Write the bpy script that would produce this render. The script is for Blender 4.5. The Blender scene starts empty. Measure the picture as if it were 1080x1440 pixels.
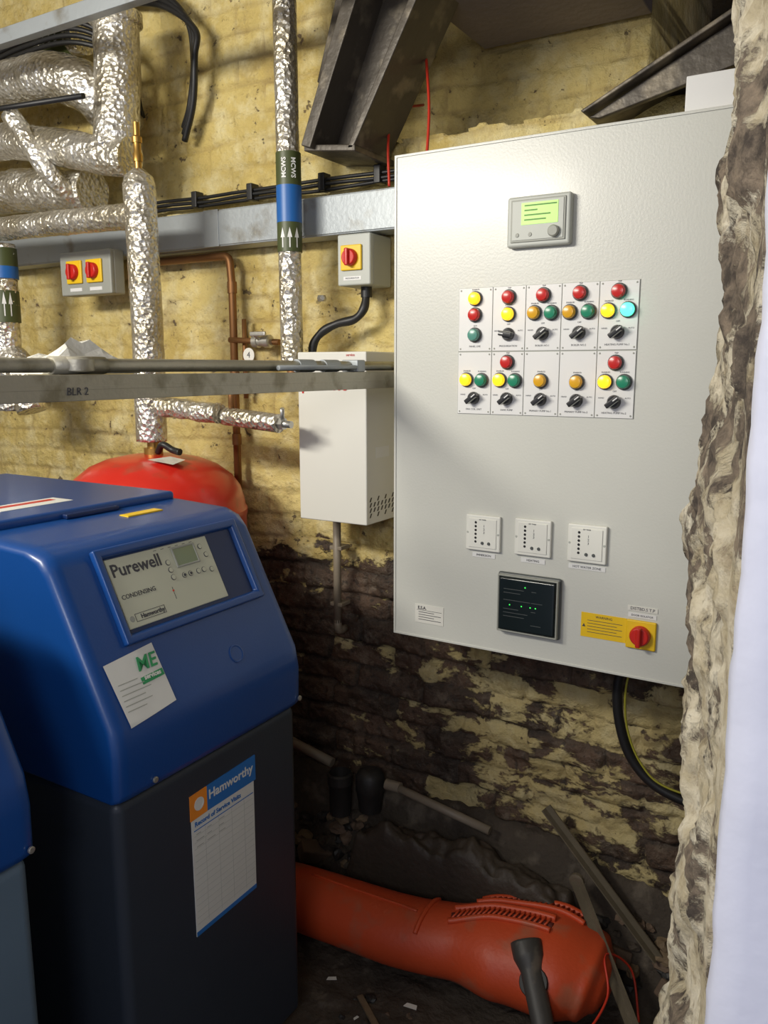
import bpy, bmesh, math, random
from mathutils import Vector, Matrix, noise
from mathutils.bvhtree import BVHTree
random.seed(7)
S=bpy.context.scene
COL=S.collection

# ------------------------------------------------------------------ materials
def newmat(name):
    m=bpy.data.materials.new(name); m.use_nodes=True
    nt=m.node_tree; b=nt.nodes['Principled BSDF']
    return m,nt,b
def mat(name,col,rough=.5,metal=0,var=.12,vscale=6,bump=0,bscale=60,emit=0,coat=0,dirt=None,dirtamt=.0,spec=None):
    m,nt,b=newmat(name); N=nt.nodes; L=nt.links
    tc=N.new('ShaderNodeTexCoord')
    n=N.new('ShaderNodeTexNoise'); n.inputs['Scale'].default_value=vscale; n.inputs['Detail'].default_value=6
    L.new(tc.outputs['Object'],n.inputs['Vector'])
    mx=N.new('ShaderNodeMix'); mx.data_type='RGBA'
    L.new(n.outputs['Fac'],mx.inputs[0])
    mx.inputs[6].default_value=(*[c*(1-var) for c in col],1)
    mx.inputs[7].default_value=(*[min(1,c*(1+var)) for c in col],1)
    out=mx.outputs[2]
    if dirt:
        n2=N.new('ShaderNodeTexNoise'); n2.inputs['Scale'].default_value=vscale*1.7; n2.inputs['Detail'].default_value=8
        L.new(tc.outputs['Object'],n2.inputs['Vector'])
        r=N.new('ShaderNodeMapRange'); r.inputs[1].default_value=.62-dirtamt*.3; r.inputs[2].default_value=.72-dirtamt*.2
        L.new(n2.outputs['Fac'],r.inputs[0])
        m2=N.new('ShaderNodeMix'); m2.data_type='RGBA'
        L.new(r.outputs[0],m2.inputs[0]); L.new(out,m2.inputs[6]); m2.inputs[7].default_value=(*dirt,1)
        out=m2.outputs[2]
    L.new(out,b.inputs['Base Color'])
    b.inputs['Roughness'].default_value=rough; b.inputs['Metallic'].default_value=metal
    if spec is not None: b.inputs['Specular IOR Level'].default_value=spec
    if coat: b.inputs['Coat Weight'].default_value=coat; b.inputs['Coat Roughness'].default_value=.15
    if emit:
        b.inputs['Emission Color'].default_value=(*col,1); b.inputs['Emission Strength'].default_value=emit
    if bump:
        nb=N.new('ShaderNodeTexNoise'); nb.inputs['Scale'].default_value=bscale; nb.inputs['Detail'].default_value=4
        L.new(tc.outputs['Object'],nb.inputs['Vector'])
        bp=N.new('ShaderNodeBump'); bp.inputs['Strength'].default_value=bump; bp.inputs['Distance'].default_value=.01
        L.new(nb.outputs['Fac'],bp.inputs['Height']); L.new(bp.outputs[0],b.inputs['Normal'])
    return m

def foil_mat(name,col=(.82,.80,.74)):
    m,nt,b=newmat(name); N=nt.nodes; L=nt.links
    tc=N.new('ShaderNodeTexCoord')
    v=N.new('ShaderNodeTexVoronoi'); v.inputs['Scale'].default_value=70; v.feature='F1'
    n=N.new('ShaderNodeTexNoise'); n.inputs['Scale'].default_value=38; n.inputs['Detail'].default_value=7; n.inputs['Distortion'].default_value=1.6
    L.new(tc.outputs['Object'],v.inputs['Vector']); L.new(tc.outputs['Object'],n.inputs['Vector'])
    ad=N.new('ShaderNodeMath'); ad.operation='ADD'
    L.new(v.outputs['Distance'],ad.inputs[0]); L.new(n.outputs['Fac'],ad.inputs[1])
    bp=N.new('ShaderNodeBump'); bp.inputs['Strength'].default_value=.8; bp.inputs['Distance'].default_value=.007
    L.new(ad.outputs[0],bp.inputs['Height']); L.new(bp.outputs[0],b.inputs['Normal'])
    n2=N.new('ShaderNodeTexNoise'); n2.inputs['Scale'].default_value=9; n2.inputs['Detail'].default_value=5
    L.new(tc.outputs['Object'],n2.inputs['Vector'])
    r=N.new('ShaderNodeMapRange'); r.inputs[1].default_value=.38; r.inputs[2].default_value=.62
    L.new(n2.outputs['Fac'],r.inputs[0])
    mx=N.new('ShaderNodeMix'); mx.data_type='RGBA'; L.new(r.outputs[0],mx.inputs[0])
    mx.inputs[6].default_value=(col[0]*.70,col[1]*.65,col[2]*.54,1); mx.inputs[7].default_value=(*col,1)
    L.new(mx.outputs[2],b.inputs['Base Color'])
    b.inputs['Metallic'].default_value=.82; b.inputs['Roughness'].default_value=.25
    return m

class NG:
    def __init__(s,name):
        s.m,s.nt,s.b=newmat(name); s.N=s.nt.nodes; s.L=s.nt.links
        s.g=s.N.new('ShaderNodeNewGeometry'); sp=s.N.new('ShaderNodeSeparateXYZ'); s.L.new(s.g.outputs['Position'],sp.inputs[0]); s.sp=sp
        s.vec=s.g.outputs['Position']
    def nz(s,scale,detail=6,rough=.55,dist=0,vec=None):
        n=s.N.new('ShaderNodeTexNoise'); n.inputs['Scale'].default_value=scale; n.inputs['Detail'].default_value=detail
        n.inputs['Roughness'].default_value=rough; n.inputs['Distortion'].default_value=dist
        s.L.new(vec or s.vec,n.inputs['Vector']); return n.outputs['Fac']
    def stretch(s,x,y,z):
        k=s.N.new('ShaderNodeMapping'); k.inputs['Scale'].default_value=(x,y,z); s.L.new(s.vec,k.inputs[0]); return k.outputs[0]
    def mr(s,x,a,b_,c=0,d=1):
        r=s.N.new('ShaderNodeMapRange'); r.inputs[1].default_value=a; r.inputs[2].default_value=b_; r.inputs[3].default_value=c; r.inputs[4].default_value=d
        s.L.new(x,r.inputs[0]); return r.outputs[0]
    def mth(s,op,a,b_):
        k=s.N.new('ShaderNodeMath'); k.operation=op
        for i,x in enumerate((a,b_)):
            if isinstance(x,(int,float)): k.inputs[i].default_value=x
            else: s.L.new(x,k.inputs[i])
        return k.outputs[0]
    def mix(s,f,a,b_):
        k=s.N.new('ShaderNodeMix'); k.data_type='RGBA'; s.L.new(f,k.inputs[0])
        for i,x in ((6,a),(7,b_)):
            if isinstance(x,tuple): k.inputs[i].default_value=(*x,1)
            else: s.L.new(x,k.inputs[i])
        return k.outputs[2]
    def attr(s,n):
        at=s.N.new('ShaderNodeAttribute'); at.attribute_name=n; return at.outputs['Fac']
    def finish(s,c,h,strength,dist,rough):
        s.L.new(c,s.b.inputs['Base Color']); s.b.inputs['Roughness'].default_value=rough
        bp=s.N.new('ShaderNodeBump'); bp.inputs['Strength'].default_value=strength; bp.inputs['Distance'].default_value=dist
        s.L.new(h,bp.inputs['Height']); s.L.new(bp.outputs[0],s.b.inputs['Normal']); return s.m

def wall_mat():
    g=NG('yellow_painted_brick'); nz,mr,mth,mix=g.nz,g.mr,g.mth,g.mix
    gr=g.attr('groove'); br=g.attr('brick_tone')
    yel=mix(mr(nz(3.2,8),.35,.65),(.60,.45,.135),(.80,.65,.26))
    yel=mix(mr(nz(11,7,.65),.46,.70,0,.8),yel,(.88,.79,.47))
    yel=mix(mr(nz(6,9,.72),.54,.70,0,.65),yel,(.34,.235,.085))
    yel=mix(mr(nz(70,4,.6),.60,.72,0,.5),yel,(.28,.18,.07))
    bro=mix(mr(nz(6,9,.65),.35,.65),(.030,.020,.014),(.125,.078,.050))
    bro=mix(mr(br,-.5,.5,0,.5),bro,(.150,.088,.055))
    bro=mix(mr(nz(19,7,.7),.52,.72,0,.7),bro,(.21,.17,.125))
    bro=mix(mr(nz(60,4),.54,.66,0,.7),bro,(.022,.016,.012))
    t=mr(g.sp.outputs['Z'],.98,1.24,0,.5)
    xl=mr(g.sp.outputs['X'],-1.35,-.70,-.115,.03)
    st=g.stretch(1,1,1.9)
    lowk=mr(g.sp.outputs['Z'],1.0,1.3,.13,0)
    val=mth('ADD',mth('ADD',nz(7,11,.66,.25,st),t),xl)
    val=mth('ADD',val,mth('MULTIPLY',br,lowk))
    mask=mr(val,.485,.525)
    pits=mr(nz(24,6,.65),.645,.67)
    mask=mth('MULTIPLY',mask,mth('SUBTRACT',1,mth('MULTIPLY',pits,.85)))
    yel=mix(mth('MULTIPLY',gr,mr(nz(5,5),.40,.62,.05,.75)),yel,(.33,.23,.09))
    bro=mix(mth('MULTIPLY',gr,.75),bro,(.030,.023,.018))
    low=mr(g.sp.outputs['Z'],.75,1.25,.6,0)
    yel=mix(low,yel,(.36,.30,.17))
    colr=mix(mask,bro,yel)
    recess_shade=g.attr('recess_shade')
    colr=mix(recess_shade,colr,mix(mr(nz(9,7),.4,.6),(.010,.008,.008),(.06,.042,.025)))  # shade of the recess and void painted into the wall colour
    h=mth('ADD',nz(48,8,.65),mth('MULTIPLY',mask,.22))
    h=mth('ADD',h,mth('MULTIPLY',nz(14,6,.6),1.1))
    return g.finish(colr,h,.8,.015,.48)

def stone_mat():
    g=NG('broken_plaster_and_stone'); nz,mr,mth,mix=g.nz,g.mr,g.mth,g.mix
    pl=mix(mr(nz(16,8,.65),.4,.62),(.50,.43,.29),(.74,.68,.54))
    pl=mix(mr(nz(50,6,.7),.52,.66,0,.65),pl,(.30,.23,.14))
    dk=mix(mr(nz(28,8,.7),.4,.62),(.055,.042,.033),(.28,.22,.16))
    mid=mr(g.sp.outputs['Z'],1.50,1.62,0,.06)
    mid2=mr(g.sp.outputs['Z'],1.83,1.92,0,-.12)
    val=mth('SUBTRACT',nz(9,9,.68,.5),mth('ADD',mid,mid2))
    c=mix(mr(val,.44,.475),dk,pl)
    return g.finish(c,mth('ADD',nz(34,9,.7),mr(val,.44,.50,0,.4)),.8,.012,.85)

M_wall=wall_mat(); M_stone=stone_mat(); M_foil=foil_mat('foil_lagging')
M_panel=mat('panel_grey_powdercoat',(.62,.625,.575),.36,0,.03,3,.06,180,coat=.12)
M_sheet=mat('label_sheet_white',(.78,.78,.77),.35,0,.02)
M_line=mat('thin_dark_print',(.06,.06,.07),.6)
M_white=mat('white_enamel',(.74,.73,.67),.35,0,.03,3)
M_whiteplastic=mat('white_plastic',(.80,.80,.74),.35,0,.03)
M_grey=mat('grey_abs',(.34,.35,.31),.5,0,.05)
M_greylt=mat('light_grey_abs',(.48,.50,.46),.45,0,.04)
M_galv=mat('galvanised_trunking',(.36,.39,.41),.45,.4,.12,5,.08,80,dirt=(.22,.21,.18),dirtamt=.2)
M_strut=mat('galvanised_strut',(.44,.42,.345),.42,.45,.15,9,.1,90,dirt=(.27,.25,.18),dirtamt=.3)
M_black=mat('black_rubber',(.012,.012,.013),.45,0,.1)
M_blackpl=mat('black_plastic',(.02,.02,.022),.3,0,.1)
M_yellow=mat('signal_yellow',(.85,.55,.015),.4,0,.04)
M_red=mat('switch_red',(.58,.02,.012),.35,0,.05)
M_green=mat('green_band',(.062,.078,.024),.45,0,.1)
M_bluebd=mat('blue_band',(.015,.12,.40),.4,0,.08)
M_bandtxt=mat('band_white',(.8,.8,.78),.5)
M_hood=mat('blue_hood_plastic',(.004,.052,.225),.36,0,.07,4,.03,200,coat=.2)
M_hood2=mat('blue_hood_dark_trim',(.003,.018,.085),.4,0,.07)
M_body=mat('charcoal_steel',(.026,.034,.048),.45,0,.12,5,.04,150)
M_bodylit=mat('grey_blue_steel_lit',(.10,.15,.20),.45,0,.12,5,.04,150)  # lit copy of the boiler body steel, brighter light put into its colour
M_cream=mat('control_fascia_cream',(.55,.56,.44),.4,0,.04)
M_lcd=mat('lcd_glass',(.22,.27,.16),.15,0,.05)
M_lcdlit=mat('lcd_lit_green',(.42,.80,.16),.4,0,.05,emit=.35)
M_lcdtxt=mat('lcd_text',(.08,.25,.03),.5)
M_paper=mat('sticker_paper',(.70,.70,.66),.55,0,.05,30)
M_stkblue=mat('sticker_blue',(.02,.16,.48),.45)
M_stkor=mat('sticker_orange',(.85,.27,.03),.45)
M_stkgr=mat('sticker_green',(.03,.30,.11),.5)
M_vessel=mat('red_vessel_paint',(.62,.022,.012),.33,0,.12,6,.03,100,coat=.35,dirt=(.42,.06,.03),dirtamt=.1)
M_copper=mat('aged_copper',(.27,.13,.05),.5,.7,.25,12)
M_brass=mat('brass_fitting',(.50,.30,.08),.35,.85,.15)
M_steelpipe=mat('steel_valve',(.55,.54,.50),.35,.8,.1)
M_rust=mat('brown_grey_steel',(.080,.068,.054),.42,.3,.3,7,.2,40,dirt=(.20,.17,.125),dirtamt=.3)
M_soffit=mat('soffit_board',(.17,.145,.15),.7,0,.25,5,.3,40)
M_dirt=mat('dirty_floor',(.052,.040,.029),.85,0,.55,9,.8,60,dirt=(.11,.09,.068),dirtamt=.2)
M_ceil=mat('ceiling_plaster',(.40,.36,.28),.8,0,.1)
M_orange=mat('orange_plastic',(.56,.070,.020),.46,0,.16,5,.10,90,dirt=(.42,.11,.055),dirtamt=.2)
M_orangedk=mat('orange_slot_dark',(.10,.015,.01),.6)
M_wood=mat('grimy_angle_iron',(.16,.135,.095),.5,.3,.3,12,.2,60)
M_dkjunk=mat('dark_junk_plastic',(.022,.021,.020),.55,0,.3,8,.2,40)
M_handle=mat('grey_handle_plastic',(.050,.047,.044),.5,0,.3,10,.1,60,dirt=(.12,.10,.08),dirtamt=.2)
M_sack=mat('brown_sacking',(.050,.038,.028),.6,0,.4,8,.4,50)
M_rubble=mat('rubble_brick',(.14,.095,.065),.85,0,.4,12,.5,50)
M_plank=mat('broken_lath',(.17,.12,.07),.8,0,.35,14,.3,60)
M_pvc=mat('grubby_pvc',(.24,.20,.15),.5,0,.2,12)
M_frame=mat('white_door_frame_gloss',(.60,.62,.74),.4,0,.07,4,.25,18)
M_bag=mat('crumpled_polythene',(.74,.73,.66),.28,0,.08,20,.3,60)
M_redcab=mat('red_fire_cable',(.55,.035,.015),.45)
def lamp(name,col,e): return mat(name,col,.25,0,.02,emit=e)
LM={'Y':lamp('lamp_amber_lit',(1,.55,.012),1.2),'y':lamp('lamp_amber_unlit',(.72,.38,.015),.08),
    'R':lamp('lamp_red_unlit',(.55,.02,.015),.08),'g':lamp('lamp_green_unlit',(.02,.24,.13),.06),'t':lamp('lamp_teal_unlit',(.10,.30,.24),.03),
    'G':lamp('lamp_green_lit',(.08,1,.55),2.2)}
M_ledg=mat('led_green_lit',(.05,.9,.1),.3,emit=1.2)
M_smoke=mat('smoked_display',(.012,.018,.02),.12,0,.05)
M_bezel=mat('grey_lens_frame',(.10,.11,.11),.35)

# ------------------------------------------------------------------ helpers
def root(name):
    e=bpy.data.objects.new(name,None); e.empty_display_size=.1; COL.objects.link(e); return e
def addmesh(name,parent,verts,faces,m,smooth=False):
    me=bpy.data.meshes.new(name); me.from_pydata([tuple(v) for v in verts],[],faces); me.update()
    bm=bmesh.new(); bm.from_mesh(me); bmesh.ops.recalc_face_normals(bm,faces=bm.faces); bm.to_mesh(me); bm.free()
    if smooth:
        for p in me.polygons: p.use_smooth=True
    me.materials.append(m)
    o=bpy.data.objects.new(name,me); COL.objects.link(o)
    if parent: o.parent=parent
    return o
def bevel(o,w,seg=2):
    b=o.modifiers.new('bevel','BEVEL'); b.width=w; b.segments=seg; b.limit_method='ANGLE'; b.angle_limit=math.radians(35)
    for p in o.data.polygons: p.use_smooth=True
    w2=o.modifiers.new('wn','WEIGHTED_NORMAL'); w2.keep_sharp=True
    return o
def frame(o,u,v):
    u=Vector(u).normalized(); v=Vector(v).normalized(); n=u.cross(v)
    M=Matrix.Identity(4)
    for i in range(3): M[i][0]=u[i]; M[i][1]=v[i]; M[i][2]=n[i]; M[i][3]=o[i]
    return M
WORLD=Matrix.Identity(4)
def lbox(name,parent,M,u0,u1,v0,v1,n0,n1,m,bev=0,seg=2):
    vs=[M@Vector((u,v,n)) for n in (n0,n1) for v in (v0,v1) for u in (u0,u1)]
    f=[(0,1,3,2),(4,5,7,6),(0,1,5,4),(2,3,7,6),(0,2,6,4),(1,3,7,5)]
    o=addmesh(name,parent,vs,f,m)
    if bev: bevel(o,bev,seg)
    return o
def box(name,parent,lo,hi,m,bev=0,seg=2):
    return lbox(name,parent,WORLD,lo[0],hi[0],lo[1],hi[1],lo[2],hi[2],m,bev,seg)
def lquad(name,parent,M,pts,m,n=.0008):
    vs=[M@Vector((p[0],p[1],n)) for p in pts]; k=len(vs)
    vs+=[M@Vector((p[0],p[1],0)) for p in pts]
    f=[tuple(range(k)),tuple(range(k,2*k))]+[(i,(i+1)%k,k+(i+1)%k,k+i) for i in range(k)]
    return addmesh(name,parent,vs,f,m)
def lframe(name,parent,M,u0,u1,v0,v1,w,n0,n1,m,bev=.002,w2=None):
    w2=w if w2 is None else w2
    O=[(u0,v0),(u1,v0),(u1,v1),(u0,v1)]; I=[(u0+w,v0+w),(u1-w,v0+w),(u1-w,v1-w),(u0+w,v1-w)]
    J=[(u0+w2,v0+w2),(u1-w2,v0+w2),(u1-w2,v1-w2),(u0+w2,v1-w2)]
    vs=[M@Vector((*p,n0)) for p in O]+[M@Vector((*p,n1)) for p in O]+[M@Vector((*p,n1)) for p in I]+[M@Vector((*p,n0)) for p in J]
    f=[]
    for i in range(4):
        j=(i+1)%4
        f+=[(i,j,4+j,4+i),(4+i,4+j,8+j,8+i),(8+i,8+j,12+j,12+i),(12+i,12+j,j,i)]
    o=addmesh(name,parent,vs,f,m)
    if bev: bevel(o,bev)
    return o
def lathe(name,parent,M,prof,m,seg=24,smooth=True):
    vs=[];f=[]
    for r,n in prof:
        for k in range(seg):
            a=2*math.pi*k/seg; vs.append(M@Vector((r*math.cos(a),r*math.sin(a),n)))
    for i in range(len(prof)-1):
        for k in range(seg):
            k2=(k+1)%seg; f.append((i*seg+k,i*seg+k2,(i+1)*seg+k2,(i+1)*seg+k))
    f.append(tuple(range(seg))); f.append(tuple(range((len(prof)-1)*seg,len(prof)*seg)))
    o=addmesh(name,parent,vs,f,m)
    if smooth:
        for p in o.data.polygons: p.use_smooth=len(p.vertices)==4
        e=o.modifiers.new('es','EDGE_SPLIT'); e.split_angle=math.radians(38)
    return o
def T(M,u,v,n=0): return M@Matrix.Translation((u,v,n))
def Rz(M,a): return M@Matrix.Rotation(a,4,'Z')
def text(s,parent,M,u,v,size,m,align='CENTER',rot=0,n=.0012,ext=.0003,shear=0,bold=0):
    c=bpy.data.curves.new('lettering','FONT'); c.body=s; c.size=size; c.extrude=ext; c.align_x=align; c.align_y='CENTER'; c.shear=shear; c.offset=bold
    c.resolution_u=2
    c.materials.append(m)
    o=bpy.data.objects.new('lettering',c); COL.objects.link(o)
    o.matrix_world=Rz(T(M,u,v,n),rot); o.parent=parent
    return o
def catmull(P,n=10):
    P=[Vector(p) for p in P]; Q=[P[0]*2-P[1]]+P+[P[-1]*2-P[-2]]; out=[]
    for i in range(1,len(Q)-2):
        for k in range(n):
            t=k/n; a,b,c,d=Q[i-1],Q[i],Q[i+1],Q[i+2]
            out.append(.5*((2*b)+(-a+c)*t+(2*a-5*b+4*c-d)*t*t+(-a+3*b-3*c+d)*t**3))
    out.append(P[-1]); return out
def resample(P,step):
    P=[Vector(p) for p in P]; out=[P[0]]
    for a,b in zip(P,P[1:]):
        n=max(1,int((b-a).length/step))
        for k in range(1,n+1): out.append(a.lerp(b,k/n))
    return out
def sweep(name,parent,P,r,m,seg=14,crinkle=0,cfreq=26,squash=1.0,up=None,rf=None):
    P=[Vector(p) for p in P]; n=len(P)
    tang=[((P[min(i+1,n-1)]-P[max(i-1,0)]).normalized()) for i in range(n)]
    a=Vector((0,0,1)) if abs(tang[0].z)<.9 else Vector((1,0,0))
    if up: a=Vector(up)
    N=(a-tang[0]*a.dot(tang[0])).normalized(); vs=[];f=[]
    for i in range(n):
        N=(N-tang[i]*N.dot(tang[i])).normalized(); B=tang[i].cross(N)
        rr=rf(i/(n-1)) if rf else (r[i] if isinstance(r,(list,tuple)) else r)
        if not isinstance(rr,tuple): rr=(rr*squash,rr)
        for k in range(seg):
            t=2*math.pi*k/seg; d=N*math.cos(t)*rr[0]+B*math.sin(t)*rr[1]
            p=P[i]+d
            if crinkle: p=P[i]+d*(1+crinkle*(noise.noise(p*cfreq)+.6*noise.noise(p*cfreq*2.7)))
            vs.append(p)
    for i in range(n-1):
        for k in range(seg):
            k2=(k+1)%seg; f.append((i*seg+k,i*seg+k2,(i+1)*seg+k2,(i+1)*seg+k))
    f.append(tuple(range(seg))); f.append(tuple(range((n-1)*seg,n*seg)))
    o=addmesh(name,parent,vs,f,m)
    for p in o.data.polygons: p.use_smooth=len(p.vertices)==4
    return o
def foil(name,parent,P,r,seg=26,cr=.05): return sweep(name,parent,resample(P,.011),r,M_foil,seg,cr)
def rod(name,parent,a,b,r,m,seg=12): return sweep(name,parent,[a,b],r,m,seg)
def elbow(P,rad,n=8):
    P=[Vector(p) for p in P]; out=[P[0]]
    for i in range(1,len(P)-1):
        a=(P[i-1]-P[i]).normalized(); b=(P[i+1]-P[i]).normalized()
        s=P[i]+a*rad; e=P[i]+b*rad
        for k in range(n+1):
            t=k/n; out.append(s*(1-t)**2+P[i]*2*t*(1-t)+e*t*t)
    out.append(P[-1]); return out
def smooth(x,a,b):
    t=max(0,min(1,(x-a)/(b-a))); return t*t*(3-2*t)

# ------------------------------------------------------------------ room shell
def build_wall_back():
    dx=.0085; dz=.0075; x0,x1=-3.4,1.0; nx=int((x1-x0)/dx)+1; nzz=int(3.05/dz)+1
    vs=[];gr=[];so=[];bt=[]
    for j in range(nzz):
        z=j*dz
        for i in range(nx):
            x=x0+i*dx
            wx=x+.016*noise.noise(Vector((x*4,z*4,1)))+.007*noise.noise(Vector((x*15,z*15,4))); wz=z+.014*noise.noise(Vector((x*3,z*3,7)))+.005*noise.noise(Vector((x*17,z*17,9)))
            row=math.floor(wz/.078); fx=((wx+.1125*(row%2))/.225)
            fx+= .25*noise.noise(Vector((row*3.7,0,2)))
            col=math.floor(fx); fx-=col; fz=wz/.078-row
            e=min(min(fx,1-fx)*.225,min(fz,1-fz)*.078)
            g=1-smooth(e,.001,.011)
            g*=.55+.45*smooth(noise.noise(Vector((x*5,8,z*5))),-.3,.35)
            low=1-smooth(z,.9,1.3)
            rnd=noise.cell(Vector((col+.5,row+.5,.5)))
            rnd=rnd-.5 if rnd>=0 else rnd*.5
            gone=max(0,noise.noise(Vector((x*7,2,z*9))))*low
            y=2.1+g*(.008+.010*low)+rnd*(.006+.014*low)+gone*.025
            y+=.010*noise.noise(Vector((x*6,0,z*6)))+.006*noise.noise(Vector((x*16,3,z*18)))*(1+.7*low)+.004*noise.noise(Vector((x*42,3,z*42)))*(1+.8*low)
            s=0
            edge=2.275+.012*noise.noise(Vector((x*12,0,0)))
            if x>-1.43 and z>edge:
                y+=.32; s=.30+.3*smooth(z,2.4,2.6)  # painted shade: partial in the recess, nearly full in the void
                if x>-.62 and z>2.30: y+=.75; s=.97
            vs.append((x,y,z)); gr.append(g); so.append(s); bt.append(rnd)
    f=[(j*nx+i,j*nx+i+1,(j+1)*nx+i+1,(j+1)*nx+i) for j in range(nzz-1) for i in range(nx-1)]
    me=bpy.data.meshes.new('wall_back'); me.from_pydata(vs,[],f)
    for nm,dat in (('groove',gr),('recess_shade',so),('brick_tone',bt)):
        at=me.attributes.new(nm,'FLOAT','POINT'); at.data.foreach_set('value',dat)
    for p in me.polygons: p.use_smooth=True
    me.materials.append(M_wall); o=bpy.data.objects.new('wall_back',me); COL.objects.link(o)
build_wall_back()
box('wall_left',None,(-3.5,-1.2,0),(-3.4,2.2,3.05),M_ceil)
box('wall_right',None,(1.0,.7,0),(1.1,2.3,3.05),M_ceil)
box('ceiling',None,(-3.5,-1.2,3.05),(1.1,3.3,3.15),M_ceil)
def heap(x,y):
    return .33*smooth(y,1.93,2.10)*(1-.25*smooth(x,-.9,-.3))+.014*noise.noise(Vector((x*6,y*6,0)))+.012*noise.noise(Vector((x*22,y*22,0)))
def build_floor():
    vs=[];nx=330;ny=250
    for j in range(ny):
        y=-1.2+3.5*j/(ny-1)
        for i in range(nx):
            x=-3.5+4.6*i/(nx-1); h=0
            if y>1.3: h=max(-.004,(heap(x,y)+.006*noise.noise(Vector((x*45,y*45,0))))*smooth(y,1.3,1.6))
            vs.append((x,y,h))
    f=[(j*nx+i,j*nx+i+1,(j+1)*nx+i+1,(j+1)*nx+i) for j in range(ny-1) for i in range(nx-1)]
    addmesh('floor',None,vs,f,M_dirt,True)
build_floor()
def build_jamb():
    vs=[]; nz_=430
    path=[(1.0,.97),(.5,.97),(.2,.97),(0,.97),(-.08,.97),(-.13,.97)]
    for k in range(0,41):
        t=k/40; path.append((-.163+(.076)*t,.965-.265*t))
    last=5+41
    path+=[(.0,.69),(.5,.69),(1.0,.69)]
    n=len(path)
    for j in range(nz_):
        z=3.05*j/(nz_-1)
        bul=.020*math.exp(-((z-1.53)/.10)**2)+.012*smooth(1.0-z,0,.3)-.006
        for i,(x,y) in enumerate(path):
            inner=1 if 5<=i<=last-1 else 0
            w=max(0,1-abs(i-7)/22) if inner else 0
            q=Vector((x,y,z))
            ledge=noise.noise(Vector((x*9,y*9,z*9+3)))
            d=inner*(.008*ledge+.009*smooth(ledge,.0,.12)+.006*noise.noise(q*30)+.005*noise.noise(q*75))+bul*w
            d*= 1 if i<last-4 else .2
            vs.append((x-d,y-d*.3,z))
    f=[(j*n+i,j*n+(i+1)%n,(j+1)*n+(i+1)%n,(j+1)*n+i) for j in range(nz_-1) for i in range(n)]
    addmesh('wall_front',None,vs,f,M_stone,True)
build_jamb()
fr=root('door_frame')
def build_frame():
    vs=[];nz_=260
    path=[(-.074,.685),(-.076,.665),(-.077,.64),(-.076,.615),(-.070,.602),(-.05,.60),(-.03,.60),(0,.60),(.03,.60),(.06,.60),(.066,.605),(.066,.685)]
    n=len(path)
    for j in range(nz_):
        z=3.0*j/(nz_-1)
        for x,y in path:
            q=Vector((x,y,z)); vs.append((x+.003*noise.noise(q*9)+.002*noise.noise(q*40),y+.004*noise.noise(q*12+Vector((5,5,5))),z))
    f=[(j*n+i,j*n+(i+1)%n,(j+1)*n+(i+1)%n,(j+1)*n+i) for j in range(nz_-1) for i in range(n)]
    addmesh('jamb_board',fr,vs,f,M_frame,True)
build_frame()
box('architrave',fr,(.066,.61,0),(.16,.685,3.0),M_frame,.006)

# ------------------------------------------------------------------ control panel
cp=root('electrical_control_panel')
box('cabinet',cp,(-1.057,1.80,.953),(-.257,2.080,2.152),M_panel,.006,3)
PF=frame((0,1.80,0),(1,0,0),(0,0,1))
lframe('door_edge',cp,PF,-1.055,-.259,.955,2.150,.006,0,.0025,M_panel,.001)
colx=[-.877,-.790,-.709,-.625,-.541,-.456]
lbox('legend_backing',cp,PF,-.8775,-.4555,1.539,1.832,0,.0012,M_grey)
def lampat(x,z,k):
    M=T(PF,x,z,.003)
    lathe('lamp_bezel',cp,M,[(.0175,0),(.0175,.004),(.0155,.006),(.0145,.006)],M_bezel,20)
    lathe('lamp_lens',cp,M,[(.0142,.004),(.0142,.013),(.012,.0165),(.006,.018),(.001,.0182)],LM[k],20)
def knobat(x,z,ang=-.75):
    M=Rz(T(PF,x,z,.003),ang)
    lathe('knob_skirt',cp,M,[(.0150,0),(.0150,.005),(.0125,.010),(.0115,.012)],M_blackpl,20)
    lbox('knob_grip',cp,M,-.0055,.0055,-.0165,.0165,.006,.024,M_blackpl,.002)
    lbox('knob_pointer',cp,M,-.0012,.0012,.004,.016,.0238,.0246,M_sheet)
    lbox('knob_flash',cp,M,.0052,.0062,-.014,.012,.010,.022,M_greylt)
cells=[[('Y',0,1.807),('R',0,1.770),('t',0,1.724)],
       [('R',0,1.807),('Y',0,1.769),('K',0,1.724)],
       [('R',0,1.808),('y',-.020,1.770),('g',.020,1.769),('K',0,1.724)],
       [('R',0,1.809),('y',-.022,1.769),('g',.020,1.769),('K',0,1.724)],
       [('R',0,1.809),('Y',-.021,1.769),('G',.021,1.770),('K',0,1.724)]]
cells2=[[('Y',-.019,1.620),('g',.020,1.619),('K',0,1.577)],
        [('R',0,1.661),('Y',-.018,1.620),('g',.020,1.619),('K',0,1.577)],
        [('y',0,1.619),('K',0,1.577)],[('y',0,1.617),('K',0,1.576)],
        [('R',0,1.659),('Y',-.021,1.618),('g',.020,1.618),('K',0,1.575)]]
names1=['PANEL LIVE','PRESSURISATION','BOILER NO.1','BOILER NO.2','HEATING PUMP No.1']
names2=['FAN COIL UNIT','DHW PUMP','PRIMARY PUMP No.1','PRIMARY PUMP No.2','HEATING PUMP No.2']
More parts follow.
